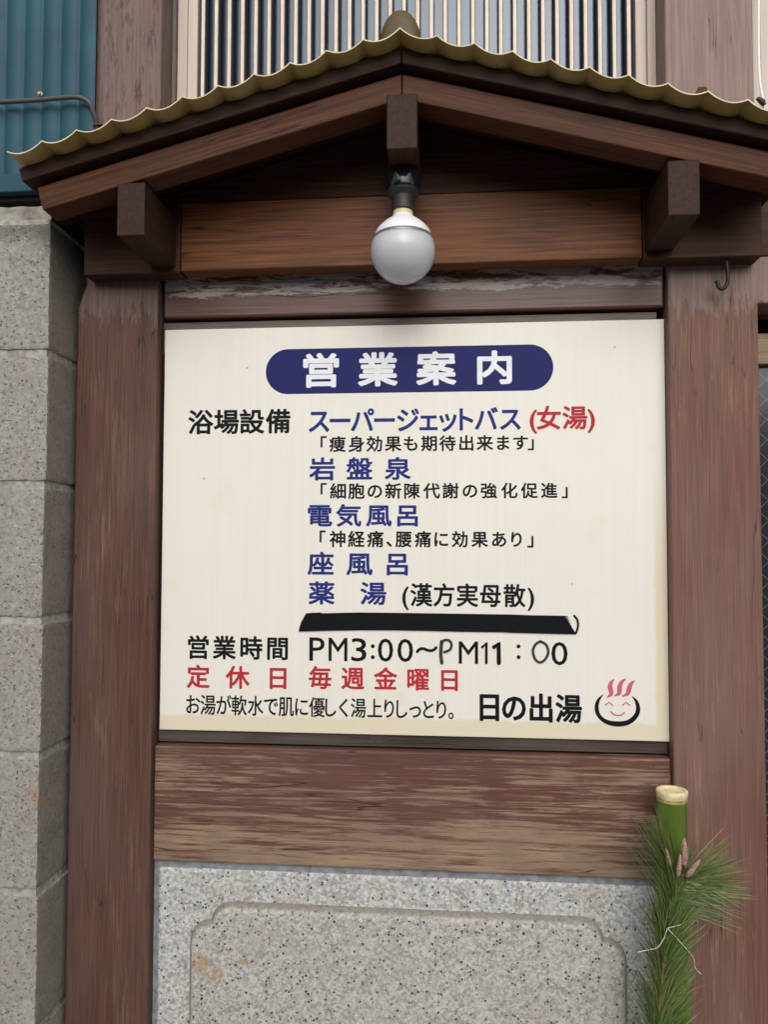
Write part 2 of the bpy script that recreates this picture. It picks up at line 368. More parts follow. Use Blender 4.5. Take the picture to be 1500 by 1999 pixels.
def m_needle():
    k = NT('pine needles'); oi = k.n('ShaderNodeNewGeometry'); r = oi.outputs['Random Per Island']
    c = k.mix(r, (.045, .100, .018), (.20, .265, .080)); c = k.mix(k.math('GREATER_THAN', r, .94), c, (.24, .21, .09))
    k.set('Base Color', c); k.set('Roughness', .45); return k.m
M['needle'] = m_needle()
M['bud'] = plain('pine bud scales', (.34, .22, .16), .8, vary=.45, sc=350, bump=.8); M['stem'] = plain('pine stem bark', (.20, .13, .06), .85, vary=.4, sc=200, bump=.8)
M['string'] = plain('pale tie wire', (.70, .68, .60), .5)
M['plaster'] = plain('dark plaster', (.05, .042, .038), .9, vary=.15, sc=6)
M['asphalt'] = plain('concrete paving', (.23, .225, .215), .9, vary=.3, sc=80, bump=.4)
M['facade'] = plain('dark facade', (.16, .15, .14), .85, vary=.1, sc=3)

# ------------------------------------------------------------------ setting
bm = bmesh.new(); bmesh.ops.create_grid(bm, x_segments=1, y_segments=1, size=60)
tag(put('street', bm, M['asphalt'], origin=(0, 0, 0)), kind='structure')
bm = bmesh.new(); box(bm, -3.2, 3.6, .16, .36, 0, 4.2)
tag(put('building_wall', bm, M['plaster']), 'plain grey rendered house wall behind the timber posts and windows', 'wall')
# the house across the lane, whose dark front shows only in the window glass
t = empty('opposite_house', (-1, -9.6, 0), 'dark fronted two part house standing across the lane', 'house')
bm = bmesh.new(); box(bm, -1.8, 14, -16, -9.6, 0, 3.2); box(bm, -14, -1.805, -16, -9.2, 0, 4.6); put('wall', bm, M['facade'], t)
bm = bmesh.new(); box(bm, -1.75, 14.3, -16, -9.2, 3.205, 3.35); box(bm, -14.3, -1.75, -16, -8.7, 4.605, 4.8); put('roof', bm, M['dark'], t)

# ------------------------------------------------------------------ timber frame
YP = -.02                                        # face of the posts
XL0, XL1 = ax(143, 1035, YP), ax(301, 1035, YP)
XR0, XR1 = ax(1311, 1035, YP), ax(1489, 1035, YP)
TOP = 3.1
frame = empty('timber_frame', (0, 0, 0), 'weathered red brown timber frame of two posts around the cream sign', 'timber frame')
zc0, zc1 = az(160, 603, YP), az(175, 557, YP)
bm = bmesh.new(); prism(bm, [(XL0, 0), (XL1, 0), (XL1, TOP), (XL0 + .014, TOP), (XL0 + .014, zc1), (XL0, zc0)], YP, .10, .003)
tag(put('post', bm, M['post_l'], frame), 'left post with a chipped upper corner')
bm = bmesh.new(); box(bm, XR0, XR1, YP, .10, 0, TOP, .003)
tag(put('post', bm, M['post_r'], frame), 'right post with pale peeling paint under the beam')
YR = -.008
zr0 = az(815, 610, YR); ZBEAM = az(800, 516, -.056)
bm = bmesh.new(); box(bm, XL1 + .006, XR0 - .003, YR, .08, zr0, ZBEAM + .05, .0035)
put('top_rail', bm, M['rail'], frame, origin=(0, 0, zr0))
zp1, zp0 = az(805, 1468, YR), az(790, 1699, YR)
bm = bmesh.new(); box(bm, XL1 + .001, XR0 - .001, YR, .08, zp0, zp1, .003)
put('lower_panel', bm, M['panel'], frame, origin=(0, 0, zp0))
bm = bmesh.new(); box(bm, XL1 + .002, XR0 - .002, .006, .08, zp1 + .0035, ZS - .30, .001); put('bottom_trim', bm, M['trim'], frame)
bm = bmesh.new(); box(bm, XL1 + .002, XR0 - .012, .004, .08, ZS + .30, zr0 - .0045, .001); put('top_trim', bm, M['trimtop'], frame)
bm = bmesh.new(); box(bm, XL1 - .01, XR0 + .01, .085, .10, zp0 - .05, ZBEAM + .1); put('backing', bm, M['dark'], frame)
# lintel over the doorway to the right
bm = bmesh.new(); box(bm, XR1 + .002, XR1 + 1.0, .0, .1, az(1495, 592, 0), az(1495, 500, 0), .003)
put('lintel', bm, M['post_r'], frame)
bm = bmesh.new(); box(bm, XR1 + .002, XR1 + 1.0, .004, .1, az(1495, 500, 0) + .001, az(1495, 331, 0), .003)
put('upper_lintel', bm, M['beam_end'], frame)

# ------------------------------------------------------------------ granite
stone = empty('stone_panel', (0, 0, 0), 'speckled grey granite slab with a raised notched field under the worn panel', 'stone panel')
zg = az(790, 1712, -.004)
bm = bmesh.new(); box(bm, XL1 + .009, XR0 - .004, -.004, .08, .02, zg, .005, 3); put('slab', bm, M['granite_rim'], stone)
bm = bmesh.new(); box(bm, XL1 + .001, XR0 - .001, -.0005, .078, .01, zp0 - .001); put('grout', bm, M['cement'], stone)
def notch_outline(x0, x1, z0, z1, r):
    pts = []
    def arc(cx, cz, a0, a1, rr, n=10):
        for i in range(n + 1):
            a = R(a0 + (a1 - a0) * i / n); pts.append((cx + rr * math.cos(a), cz + rr * math.sin(a)))
    # top right shoulder: convex quarter, small cove, convex quarter
    arc(x1 - 2 * r, z1 - r, 90, 9, r); arc(x1 - r, z1 - 1.85 * r, 70, 0, r)
    arc(x1 - r, z0 + 1.85 * r, 0, -70, r); arc(x1 - 2 * r, z0 + r, -9, -90, r)
    arc(x0 + 2 * r, z0 + r, 270, 189, r); arc(x0 + r, z0 + 1.85 * r, 250, 180, r)
    arc(x0 + r, z1 - 1.85 * r, 180, 110, r); arc(x0 + 2 * r, z1 - r, 171, 90, r)
    return list(reversed(pts))
YG = -.020
fx0, fx1, fz1 = ax(366, 1880, YG), ax(1228, 1890, YG), az(790, 1783, YG)
bm = bmesh.new(); prism(bm, notch_outline(fx0, fx1, .35, fz1, .035), YG, .03, .014, seg=5)
put('raised_field', bm, M['granite_field'], stone, smooth=50)

# ------------------------------------------------------------------ block wall
YB = -.098
XB = ax(86, 1035, YB)
joints = [az(50, y, YB) for y in (430, 689, 946, 1212, 1476, 1744)]
step = (joints[0] - joints[-1]) / 5
zj = joints[:]
while zj[-1] > step: zj.append(zj[-1] - step)
zj.append(0)
wallb = empty('block_wall', (XB - .6, 0, 0), 'pitted grey concrete block wall ending beside the timber post', 'wall')
def rough_block(bm, x0, x1, y0, y1, z0, z1, res):
    t = bmesh.new(); bmesh.ops.create_cube(t, size=1)
    for v in t.verts: v.co = Vector((x0 + (v.co.x + .5) * (x1 - x0), y0 + (v.co.y + .5) * (y1 - y0), z0 + (v.co.z + .5) * (z1 - z0)))
    bmesh.ops.bevel(t, geom=list(t.edges), offset=.004, segments=2, profile=.6, affect='EDGES')
    if res:
        for ax_, lo, hi, stp in ((0, x0, x1, .006), (1, y0, y1, .006), (2, z0, z1, .006)):
            a = lo + stp
            if ax_ == 0: a = max(a, hi - .12)
            if ax_ == 1: hi = min(hi, y0 + .12)
            while a < hi - .003:
                co = [0, 0, 0]; co[ax_] = a; no = [0, 0, 0]; no[ax_] = 1
                bmesh.ops.bisect_plane(t, geom=t.verts[:] + t.edges[:] + t.faces[:], plane_co=co, plane_no=no); a += stp
        for v in t.verts:
            p = v.co
            ex = max(0, 1 - abs(p.x - x1) / .012) + max(0, 1 - abs(p.z - z0) / .01) + max(0, 1 - abs(p.z - z1) / .01) + max(0, 1 - abs(p.y - y0) / .012)
            n = noise.noise(p * 90) + .6 * noise.noise(p * 210); amp = .0006 + (.0008 if ex > 1.05 else 0)
            v.co += Vector((noise.noise(p * 120 + Vector((9, 0, 0))) * amp, n * amp, noise.noise(p * 100 + Vector((0, 5, 0))) * amp))
    join(bm, t)
bm = bmesh.new(); J = .0062
for i in range(len(zj) - 1):
    z1, z0 = zj[i] - J, zj[i + 1] + J
    if z1 - z0 < .02: continue
    vis = i < 6
    x1 = XB + (0, .001, -.0015, .0005, -.001, .0012)[i % 6]
    x = x1 - (.39 if i % 2 else .19)
    rough_block(bm, x, x1, YB, .12, z0, z1, vis)
    while x > -2.4:
        rough_block(bm, x - .40, x - .01, YB, .12, z0, z1, False); x -= .40
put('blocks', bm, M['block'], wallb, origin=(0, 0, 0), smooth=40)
bm = bmesh.new(); box(bm, -2.6, XB - .0035, YB + .0032, .115, 0, zj[0] + .002); put('mortar', bm, M['mortar'], wallb)
# rough mortar bedding on the top course
bm = bmesh.new(); zt = zj[0]; nx = 60
t = bmesh.new()
prof = [(YB + .008, -.012), (YB + .007, .004), (YB + .008, .016), (YB + .011, .027), (YB + .018, .031), (YB + .10, .034)]
rows = []
for i in range(nx + 1):
    x = XB - .003 - .57 * i / nx; row = []
    for (y, z) in prof:
        p = Vector((x, y, z)); row.append(t.verts.new((x, y + .0022 * noise.noise(p * 45), zt + z + .0022 * noise.noise(p * 60 + Vector((2, 2, 2))))))
    rows.append(row)
for a, b in zip(rows, rows[1:]):
    for j in range(len(prof) - 1): t.faces.new((a[j], a[j + 1], b[j + 1], b[j]))
bmesh.ops.recalc_face_normals(t, faces=t.faces); join(bm, t)
put('mortar_cap', bm, M['rough_mortar'], wallb, smooth=60)

# ------------------------------------------------------------------ blue corrugated wall
YC = -.036
cw = empty('corrugated_wall', (ax(60, 200, YC), 0, 0), 'dull blue corrugated steel wall above the concrete blocks', 'wall')
bm = bmesh.new(); xr = ax(183, 200, YC); zf = az(60, 340, YC); ztop = TOP; pitch = ax(113, 200, YC) - ax(77, 200, YC)
prof = []; x = xr
N = 14
for i in range(60 * N):
    u = (i % N) / N; prof.append((xr - i * pitch / N, YC + .0065 * (1 - abs(math.sin(math.pi * (u + .1))) ** .55)))
fr = [(bm.verts.new((x, y, zf)), bm.verts.new((x, y, ztop))) for x, y in prof]
for a, b in zip(fr, fr[1:]): bm.faces.new((a[0], a[1], b[1], b[0]))
bmesh.ops.recalc_face_normals(bm, faces=bm.faces)
bmesh.ops.solidify(bm, geom=bm.faces[:], thickness=.0012)
put('corrugated_sheet', bm, M['blue_sheet'], cw, smooth=60)
bm = bmesh.new(); box(bm, xr - 2.0, xr + .001, YC - .004, YC + .012, az(60, 373, YC - .004), zf + .001, .002); put('flashing', bm, M['blue_sheet'], cw)
bm = bmesh.new(); box(bm, -2.6, xr - .004, YC + .013, .1, az(60, 385, YC), TOP); put('backing', bm, M['dark'], cw)
bm = bmesh.new(); c = at(78, 184, YC - .002); lathe(bm, c, [(.0048, .003), (.0048, -.001), (.0028, -.002), (.0028, -.0045)], 12, 'Y'); put('screw', bm, M['zinc'], cw, smooth=40)
YCB = YC - .014
bm = bmesh.new()
path = smoothpath([at(-260, 206, YCB), at(-120, 204, YCB), at(0, 199, YCB), at(60, 196, YCB), at(118, 191, YCB), at(152, 190, YCB + .002), at(173, 200, YCB + .005), at(184, 225, YCB + .012), at(189, 248, YCB + .02), at(192, 275, YCB + .03), at(194, 320, YCB + .035)], 6)
tube(bm, path, .0040, 10)
cab = put('cable', bm, M['cable'], smooth=180); tag(cab, 'thin grey cable bent down across the blue corrugated wall', 'cable')
bm = bmesh.new()
c = at(190, 246, YCB + .019); box(bm, c.x - .006, c.x + .009, c.y - .0055, c.y + .006, c.z - .0012, c.z + .0022, .0006)
put('cable_clip', bm, M['iron'], cab, origin=tuple(c))

# ------------------------------------------------------------------ window above
YW = .034
win = empty('lattice_window', (0, YW, az(780, 260, YW)), 'upper window with cream vertical lattice bars over bluish glass', 'window')
xw0, xw1 = ax(346, 100, YW), ax(1285, 100, YW)
xi0, xi1 = ax(386, 100, YW), ax(1242, 100, YW)
zw0 = az(780, 330, YW)
bm = bmesh.new()
for a, b in ((xw0, xi0), (xi1, xw1)):
    m_ = (a + b) / 2; box(bm, a, m_ - .0008, YW, .10, zw0, TOP, .0015); box(bm, m_ + .0008, b, YW - .003, .10, zw0, TOP, .0015)
    box(bm, m_ - .0015, m_ + .0015, YW + .004, .09, zw0, TOP)
box(bm, xi0, xi1, YW, .10, zw0, zw0 + .04, .0015)
put('frame', bm, M['alu'], win)
bm = bmesh.new(); n_b = 32; p_ = (ax(1229, 60, YW) - ax(396, 60, YW)) / (n_b - 1); xb = ax(396, 60, YW)
for i in range(n_b):
    x = xb + p_ * i
    box(bm, x - .0029, x + .0029, YW + .001, YW + .003, zw0 + .04, TOP, 0, mi=0)
    box(bm, x - .0043, x + .0043, YW + .003, YW + .017, zw0 + .04, TOP, 0, mi=1)
put('lattice', bm, [M['barface'], M['barside']], win)
bm = bmesh.new(); box(bm, xi0 - .005, xi1 + .005, YW + .024, YW + .029, zw0, TOP); put('glass', bm, M['glass'], win)
bm = bmesh.new()
box(bm, XL1 + .001, xw0 - .001, YW - .006, .10, zw0, TOP); box(bm, xw1 + .001, XR0 - .001, YW - .012, .10, zw0, TOP); put('reveal', bm, M['grey_side'], win)
# the neighbouring window to the right and its wire
YW2 = .0
win2 = empty('side_window', (XR1 + .3, YW2, az(1490, 260, 0)), 'pale window frame at the far right above the canopy', 'window')
bm = bmesh.new(); box(bm, XR1 + .001, XR1 + .016, YW2 - .006, .1, az(1490, 330, 0), TOP, .002); box(bm, XR1 + .018, XR1 + .045, YW2, .1, az(1490, 330, 0), TOP, .002); put('frame', bm, M['alu'], win2)
bm = bmesh.new(); box(bm, XR1 + .045, XR1 + 1.0, YW2 + .02, .026, az(1490, 330, 0), TOP); put('glass', bm, M['glass'], win2)
bm = bmesh.new(); tube(bm, smoothpath([at(1483, -120, -.024), at(1482, 60, -.024), at(1484, 150, -.026), at(1490, 190, -.03), at(1493, 215, -.026), at(1495, 300, -.02)], 6), .0022, 8)
wr = put('white_wire', bm, M['bulbwhite'], smooth=180); tag(wr, 'thin white wire with a black tie hanging at the far right window', 'wire')
bm = bmesh.new()
tube(bm, [at(1480, 192, -.034), at(1487, 197, -.036), at(1494, 205, -.034)], [.003, .0045, .0035], 8); tube(bm, [at(1494, 196, -.036), at(1484, 201, -.036)], .002, 6)
put('tie', bm, M['iron'], wr, smooth=60)

# ------------------------------------------------------------------ door to the right
door = empty('glazed_door', (XR1 + .4, .05, 0), 'dark wired glass sliding door beyond the right post', 'door')
zd1, zd0 = az(1492, 652, .05), az(1492, 712, .05)
bm = bmesh.new(); box(bm, XR1 - .02, XR1 + .9, .045, .085, zd0, zd1, .002); put('head_rail', bm, M['doorwood'], door)
bm = bmesh.new(); box(bm, XR1 - .02, XR1 + .9, .062, .068, .1, zd0 + .004); put('glass', bm, M['wireglass'], door)
bm = bmesh.new(); box(bm, XR1 - .02, XR1 + .9, .04, .09, .02, .1, .002); put('bottom_rail', bm, M['doorwood'], door)

# ------------------------------------------------------------------ canopy
can = empty('gable_canopy', (0, 0, az(785, 400, -.056)), 'small dark stained gabled canopy with scalloped tan roofing over the sign', 'canopy')
YBM = -.056; YF = -.185
XB0, XB1 = ax(164, 500, YBM), ax(1489, 480, YBM)
ZB0, ZB1 = az(800, 516, YBM), az(800, 379, YBM)
bm = bmesh.new(); xm0, xm1 = ax(352, 480, YBM), ax(1256, 470, YBM)
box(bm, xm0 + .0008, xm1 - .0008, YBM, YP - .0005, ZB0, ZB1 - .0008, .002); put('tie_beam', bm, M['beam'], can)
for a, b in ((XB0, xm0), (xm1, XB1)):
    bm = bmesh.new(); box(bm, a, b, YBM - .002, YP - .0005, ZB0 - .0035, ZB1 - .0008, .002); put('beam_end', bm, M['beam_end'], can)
# roof line: the lower front edge of the barge boards
XA = ax(785, 190, YF)
ZA = az(785, 193, YF)
SL = math.tan(R(14.95)); ang = math.atan(SL)
XE = abs(ax(97, 428, YF) - XA) + .012
def zroof(x, off=0): return ZA + off - abs(x - XA) * SL
BH = .0365 / math.cos(ang)                    # height of the barge boards
bm = bmesh.new(); up = .002
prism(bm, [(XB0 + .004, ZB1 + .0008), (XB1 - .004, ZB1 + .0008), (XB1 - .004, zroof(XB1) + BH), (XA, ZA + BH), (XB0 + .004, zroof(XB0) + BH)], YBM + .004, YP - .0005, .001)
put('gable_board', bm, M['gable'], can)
def slope_board(name, mat, sgn, x_out0, x_out1, z_off0, h, y0, y1, bev=.002):
    """board along one slope, built flat then turned about the ridge"""
    bm = bmesh.new(); L = x_out1 / math.cos(ang)
    t = bmesh.new(); bmesh.ops.create_cube(t, size=1)
    x_lo0 = math.tan(ang) * 0
    for v in t.verts:
        X = (v.co.x + .5); Zz = (v.co.z + .5)
        zz = Zz * h * math.cos(ang)
        xx = L if X > .5 else -zz * math.tan(ang)
        v.co = Vector((sgn * xx, y0 + (v.co.y + .5) * (y1 - y0), zz))
    if sgn < 0: bmesh.ops.reverse_faces(t, faces=t.faces)
    bmesh.ops.bevel(t, geom=list(t.edges), offset=bev, segments=2, profile=.5, affect='EDGES')
    join(bm, t)
    me = bpy.data.meshes.new(name); bm.normal_update(); bm.to_mesh(me); bm.free(); me.materials.append(mat)
    o = bpy.data.objects.new(name, me); COL.objects.link(o); o.parent = can
    org = Vector((XA + sgn * .0004, 0, ZA + z_off0)); o['_o'] = tuple(org)
    o.location = org - can.location; o.rotation_euler = (0, sgn * ang, 0)
    return o
for s in (-1, 1):
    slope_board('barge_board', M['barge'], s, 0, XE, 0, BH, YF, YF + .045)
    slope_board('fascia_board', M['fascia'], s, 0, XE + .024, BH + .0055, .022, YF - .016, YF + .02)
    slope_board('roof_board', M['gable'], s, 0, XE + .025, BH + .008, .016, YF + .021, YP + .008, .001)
# three purlin ends
pur = [((228, 282), (357, 460), (250, 400)), ((755, 815), (183, 290), (785, 240)), ((1305, 1368), (312, 420), (1335, 370))]
for (xs, ys, cc) in pur:
    y0 = YF - .004
    x0, x1 = ax(xs[0], cc[1], y0), ax(xs[1], cc[1], y0); z1, z0 = az(cc[0], ys[0], y0), az(cc[0], ys[1], y0)
    bm = bmesh.new(); box(bm, x0, x1, y0, YBM - .0005, z0, z1, .0016); put('purlin', bm, M['purlin'], can, origin=(random.random() * .02 + (x0 + x1) / 2, 0, z0))
    if cc[0] == 785: ZPU, XPU = z0, (x0 + x1) / 2
# scalloped roofing sheets
YS0, YS1 = YF - .046, YP + .018
zs = BH + .0055 + .022 + .0105
pit = .0521
NS = 11
def sheet_side(sgn):
    bm = bmesh.new(); seg = 14; cols = []
    n = NS * seg
    for i in range(n + 1):
        u = i / seg; f = u - math.floor(u)
        if i == n: f = 1.0
        sag = .0092 * (1 - (2 * f - 1) ** 2)
        wob = .0007 * noise.noise(Vector((u * 1.3, sgn * 4, 0)))
        x = XA + sgn * u * pit; z = zroof(x, zs) - sag / math.cos(ang) + wob
        lap = .0
        cols.append([bm.verts.new((x, yy, z)) for yy in (YS0 + .0012 * noise.noise(Vector((u * .8, sgn * 3, 2))), YS0 + .05, YS1)])
    for a, b in zip(cols, cols[1:]):
        for j in range(2): bm.faces.new((a[j], a[j + 1], b[j + 1], b[j]) if sgn > 0 else (b[j], b[j + 1], a[j + 1], a[j]))
    bm.normal_update()
    bmesh.ops.recalc_face_normals(bm, faces=bm.faces)
    if sum(f.normal.z for f in bm.faces) < 0: bmesh.ops.reverse_faces(bm, faces=bm.faces)
    bmesh.ops.solidify(bm, geom=bm.faces[:], thickness=.0016)
    for f in bm.faces:
        f.material_index = 1 if f.normal.y < -.7 else 0
    put('roof_sheet', bm, [M['sheet'], M['sheetedge']], can, smooth=35)
sheet_side(-1); sheet_side(1)
# barrel ridge cap with a domed end
bm = bmesh.new(); rx, rz = .0315, .060; yb = YS0 + .052; zc = ZA + zs + .004
secs = [(0.30, -.010), (.62, -.0085), (.85, -.0045), (.96, 0.0), (1.0, .006), (1.0, abs(YS1 - yb))]
rings = []
for (s_, dy) in secs:
    ring = []
    for kx in range(25):
        a = math.pi * kx / 24; ring.append(bm.verts.new((XA - .003 + rx * s_ * math.cos(a), yb + dy, zc + rz * s_ * math.sin(a) ** .9)))
    rings.append(ring)
for a, b in zip(rings, rings[1:]):
    for kx in range(24): bm.faces.new((a[kx], a[kx + 1], b[kx + 1], b[kx]))
bm.faces.new(rings[0]); bm.faces.new(list(reversed(rings[-1])))
bmesh.ops.recalc_face_normals(bm, faces=bm.faces)
put('ridge_cap', bm, M['cap'], can, smooth=60)
# timber peg showing over the right slope
bm = bmesh.new(); c = at(1369, 187, -.028); lathe(bm, c, [(.0115, .009), (.0115, -.008)], 6, 'Y'); put('peg', bm, M['barge'], frame)

# ------------------------------------------------------------------ lamp
YL = -.118
lc = at(787, 491, YL); lr = 63.5 * (YL - CAM.y) / FPX * 1.005
lamp = empty('globe_lamp', (XPU, YL, ZPU), 'large unlit round bulb in a black socket under the canopy ridge', 'lamp')
lcx = lc.x
zneck = az(787, 414, YL)
zsk = az(787, 376, YL)
bm = bmesh.new(); lathe(bm, (lcx, YL, 0), [(.0255, ZPU - .0004), (.0272, ZPU - .003), (.0272, zsk + .004), (.0262, zsk + .001), (.022, zsk - .001)], 40); put('socket', bm, M['bakelite'], lamp, smooth=40)
bm = bmesh.new(); lathe(bm, (lcx, YL, 0), [(.0255, zsk + .001), (.0250, zsk - .003), (.0215, zsk - .0065), (.0182, zsk - .0085), (.0178, zsk - .012), (.0176, zneck + .002), (.0150, zneck)], 40); put('socket_skirt', bm, M['rubber'], lamp, smooth=40)
zr = lc.z + lr * .44
bm = bmesh.new(); pr = [(.0148, zneck + .004), (.0152, zneck - .001), (.0155, zneck - .006), (.0165, zneck - .009)]
zt_ = zneck - .009
for i in range(1, 13):
    tt = i / 12; a = tt * math.pi / 2
    r_ = .0165 + (lr * .885 - .0165) * math.sin(a) ** .95; pr.append((r_, zt_ + (zr - zt_) * tt))
lathe(bm, (lcx, YL, 0), pr, 56); 
for f in bm.faces:
    if f.calc_center_median().z > zneck - .007: f.material_index = 1
bulb = put('bulb', bm, [M['bulbwhite'], M['screwcap']], lamp, smooth=60)
bm = bmesh.new(); lathe(bm, (lcx, YL, 0), [(lr * .880, zr + .0008), (lr * .905, zr + .0002), (lr * .922, zr - .0040), (lr * .915, zr - .0052)], 56); put('ring', bm, M['ring'], bulb, smooth=60)
bm = bmesh.new(); pr = []
a0 = math.acos((zr - .0050 - lc.z) / lr)
for i in range(30):
    a = a0 + (math.pi - a0) * i / 29.0; pr.append((max(lr * math.sin(a), 1e-4), lc.z + lr * math.cos(a)))
lathe(bm, (lcx, YL, 0), pr, 64); put('globe', bm, M['globe'], bulb, smooth=180)

# ------------------------------------------------------------------ hook
bm = bmesh.new(); yh = -.046
hp = smoothpath([at(1418, 505, yh), at(1421, 525, yh), at(1422, 545, yh), at(1419, 558, yh), at(1411, 564, yh), at(1404, 560, yh), at(1402, 552, yh), at(1398, 548, yh)], 5)
tube(bm, hp, .0031, 10)
tag(put('screw_hook', bm, M['iron'], smooth=180), 'rusty dark screw hook under the beam on the right post', 'hook')

# ------------------------------------------------------------------ the sign
SW, SH = .84, .6826
sign = empty('sign_board', (0, 0, ZS - SH / 2), 'cream enamel bathhouse notice board with Japanese lettering and navy title pill', 'sign')
bm = bmesh.new(); box(bm, -SW / 2, SW / 2, 0, .007, ZS - SH / 2, ZS + SH / 2, .0008); put('panel', bm, M['sign'], sign, origin=(0, 0, ZS - SH / 2))
YT = -.0008
def flat(bm, pts, y, th=.00012, mi=0):
    prism(bm, pts, y - th, y + .0002, mi=mi)
p0, p1 = at(519, 727, 0), at(1081, 716, 0); zb0, zb1 = az(800, 766, 0), az(800, 677, 0); rr = (zb1 - zb0) / 2
pts = [];
for i in range(25):
    a = R(-90 + 180 * i / 24); pts.append((p1.x - rr + rr * math.cos(a), (zb0 + zb1) / 2 + rr * math.sin(a)))
for i in range(25):
    a = R(90 + 180 * i / 24); pts.append((p0.x + rr + rr * math.cos(a), (zb0 + zb1) / 2 + rr * math.sin(a)))
bm = bmesh.new(); flat(bm, pts, 0); put('title_pill', bm, M['navy'], sign)

_g = {}
def glyph(ch):
    key = ch
    if key in _g: return _g[key]
    cu = bpy.data.curves.new('g', 'FONT'); cu.body = ch; cu.size = 1; cu.resolution_u = 3
    o = bpy.data.objects.new('g', cu); COL.objects.link(o)
    dg = bpy.context.evaluated_depsgraph_get(); dg.update()
    me = bpy.data.meshes.new_from_object(o.evaluated_get(dg))
    V = [(v.co.x, v.co.y) for v in me.vertices]; F = [tuple(p.vertices) for p in me.polygons]
    bpy.data.objects.remove(o); bpy.data.curves.remove(cu); bpy.data.meshes.remove(me)
    xs = [v[0] for v in V] or [0]; ys = [v[1] for v in V] or [0]
    _g[key] = (V, F, (min(xs), max(xs), min(ys), max(ys))); return _g[key]
MM = 1 / FPX * 1.2758                         # metres per photo pixel on the sign, near its middle
def line(name, mat, text, cx, yl, yr, w, h, bold=.02, fit=False, y=0.0, em=None):
    """cx: photo x of each glyph's centre; yl/yr: photo y of the line's middle at its ends; w,h: glyph size in photo pixels"""
    bm = bmesh.new()
    z0 = (az(cx[0], yl, 0) + az(cx[-1], yr, 0)) / 2
    for i, ch in enumerate(text):
        V, F, (a, b, c, d_) = glyph(ch)
        px = cx[i]; q = at(px, (yl + yr) / 2, 0)
        kk = (at(px + 5, 1000, 0).x - at(px - 5, 1000, 0).x) / 10
        if fit:
            sx = (w[i] if isinstance(w, (list, tuple)) else w) * kk / max(b - a, .01); sy = h * kk / max(d_ - c, .01) if ch not in ':~〜：' else h * kk / .73
            oy = (c + d_) / 2 if ch not in ':：' else .28
            if ch == ':': sx = sy
        else:
            sx, sy = w * kk / .93, h * kk / .93; oy = .38
        ox = (a + b) / 2
        bw = bold * min(sx, sy); nc = 10 if bold > .012 else 6
        for kx in range(nc + 1):
            dx = dz = 0
            if kx < nc: dx, dz = bw * math.cos(2 * math.pi * kx / nc), bw * math.sin(2 * math.pi * kx / nc)
            vs = [bm.verts.new((q.x + (x - ox) * sx + dx, y - .00015 - .000006 * kx, z0 + (yy - oy) * sy + dz)) for x, yy in V]
            for f in F:
                try: bm.faces.new([vs[j] for j in f])
                except ValueError: pass
    bm.normal_update()
    for f in bm.faces:
        if f.normal.y > 0: f.normal_flip()
    return tag(put(name, bm, mat, sign), {'white letter vinyl': 'white', 'black letter vinyl': 'black', 'red letter vinyl': 'red', 'blue letter vinyl': 'blue'}[mat.name] + ' Japanese lettering' if len(text) > 1 and not text.startswith('PM') else None)
# hand-drawn characters: strokes of marker on the sign
def stroke(bm, pix, wpx, closed=False, n=6, y=0.0, taper=None):
    P = [at(a, b, 0) for a, b in pix]; P = smoothpath(P, n) if n > 1 else P
    m = len(P); L = []; Rr = []
    for i, p in enumerate(P):
        t = (P[min(i + 1, m - 1)] - P[max(i - 1, 0)]).normalized(); nn = Vector((-t.z, 0, t.x))
        w_ = wpx * MM / 2 * (taper(i / (m - 1)) if taper else 1)
        L.append(p + nn * w_); Rr.append(p - nn * w_)
    y0 = y - .0009
    vl = [bm.verts.new((p.x, y0, p.z)) for p in L]; vr = [bm.verts.new((p.x, y0, p.z)) for p in Rr]
    for i in range(m - 1):
        f = bm.faces.new((vl[i], vl[i + 1], vr[i + 1], vr[i]))
        f.normal_update()
        if f.normal.y > 0: f.normal_flip()
    for end in (0, m - 1):
        if taper or closed: break
        c_ = P[end]; fan = [bm.verts.new((c_.x + wpx * MM / 2 * math.cos(2 * math.pi * q / 10), y0 - .00005, c_.z + wpx * MM / 2 * math.sin(2 * math.pi * q / 10))) for q in range(10)]
        f = bm.faces.new(fan); f.normal_update()
        if f.normal.y > 0: f.normal_flip()
B1, B2, B3 = .026, .024, .014
line('title_lettering', M['white'], '営業案内', [627, 738, 852, 966], 724, 716, 74, 64, .034, y=-.00012)
line('lettering', M['black'], '浴場設備', [392, 442, 492, 543], 824, 822, 47, 46, B1)
line('lettering', M['blue'], 'スーパージェットバス', [623, 664, 708, 751, 797, 837, 875, 911, 950, 997], 822, 817, 45, 48, B1)
line('lettering', M['red'], '(女湯)', [1042, 1072, 1123, 1155], 816, 815, 47, 46, B1)
line('lettering', M['black'], '「痩身効果も期待出来ます」', [632, 659, 696, 731, 768, 802, 838, 874, 911, 947, 983, 1017, 1037], 867, 864, 31, 30, B2)
line('lettering', M['blue'], '岩盤泉', [629, 702, 777], 916, 914, 49, 43, B1)
line('lettering', M['black'], '「細胞の新陳代謝の強化促進」', [632, 660, 696, 732, 768, 805, 843, 880, 918, 955, 995, 1034, 1073, 1103], 959, 957, 31, 30, B2)
line('lettering', M['blue'], '電気風呂', [625, 681, 740, 796], 1006, 1006, 48, 42, B1)
line('lettering', M['black'], '「神経痛、腰痛に効果あり」', [630, 659, 696, 733, 760, 788, 826, 862, 898, 937, 975, 1009, 1036], 1052, 1053, 31, 31, B2)
line('lettering', M['blue'], '座風呂', [626, 702, 776], 1100, 1101, 49, 43, B1)
line('lettering', M['blue'], '薬湯', [628, 729], 1158, 1158, 49, 43, B1)
line('lettering', M['black'], '(漢方実母散)', [792, 823, 867, 913, 958, 1005, 1037], 1162, 1162, 41, 44, B2)
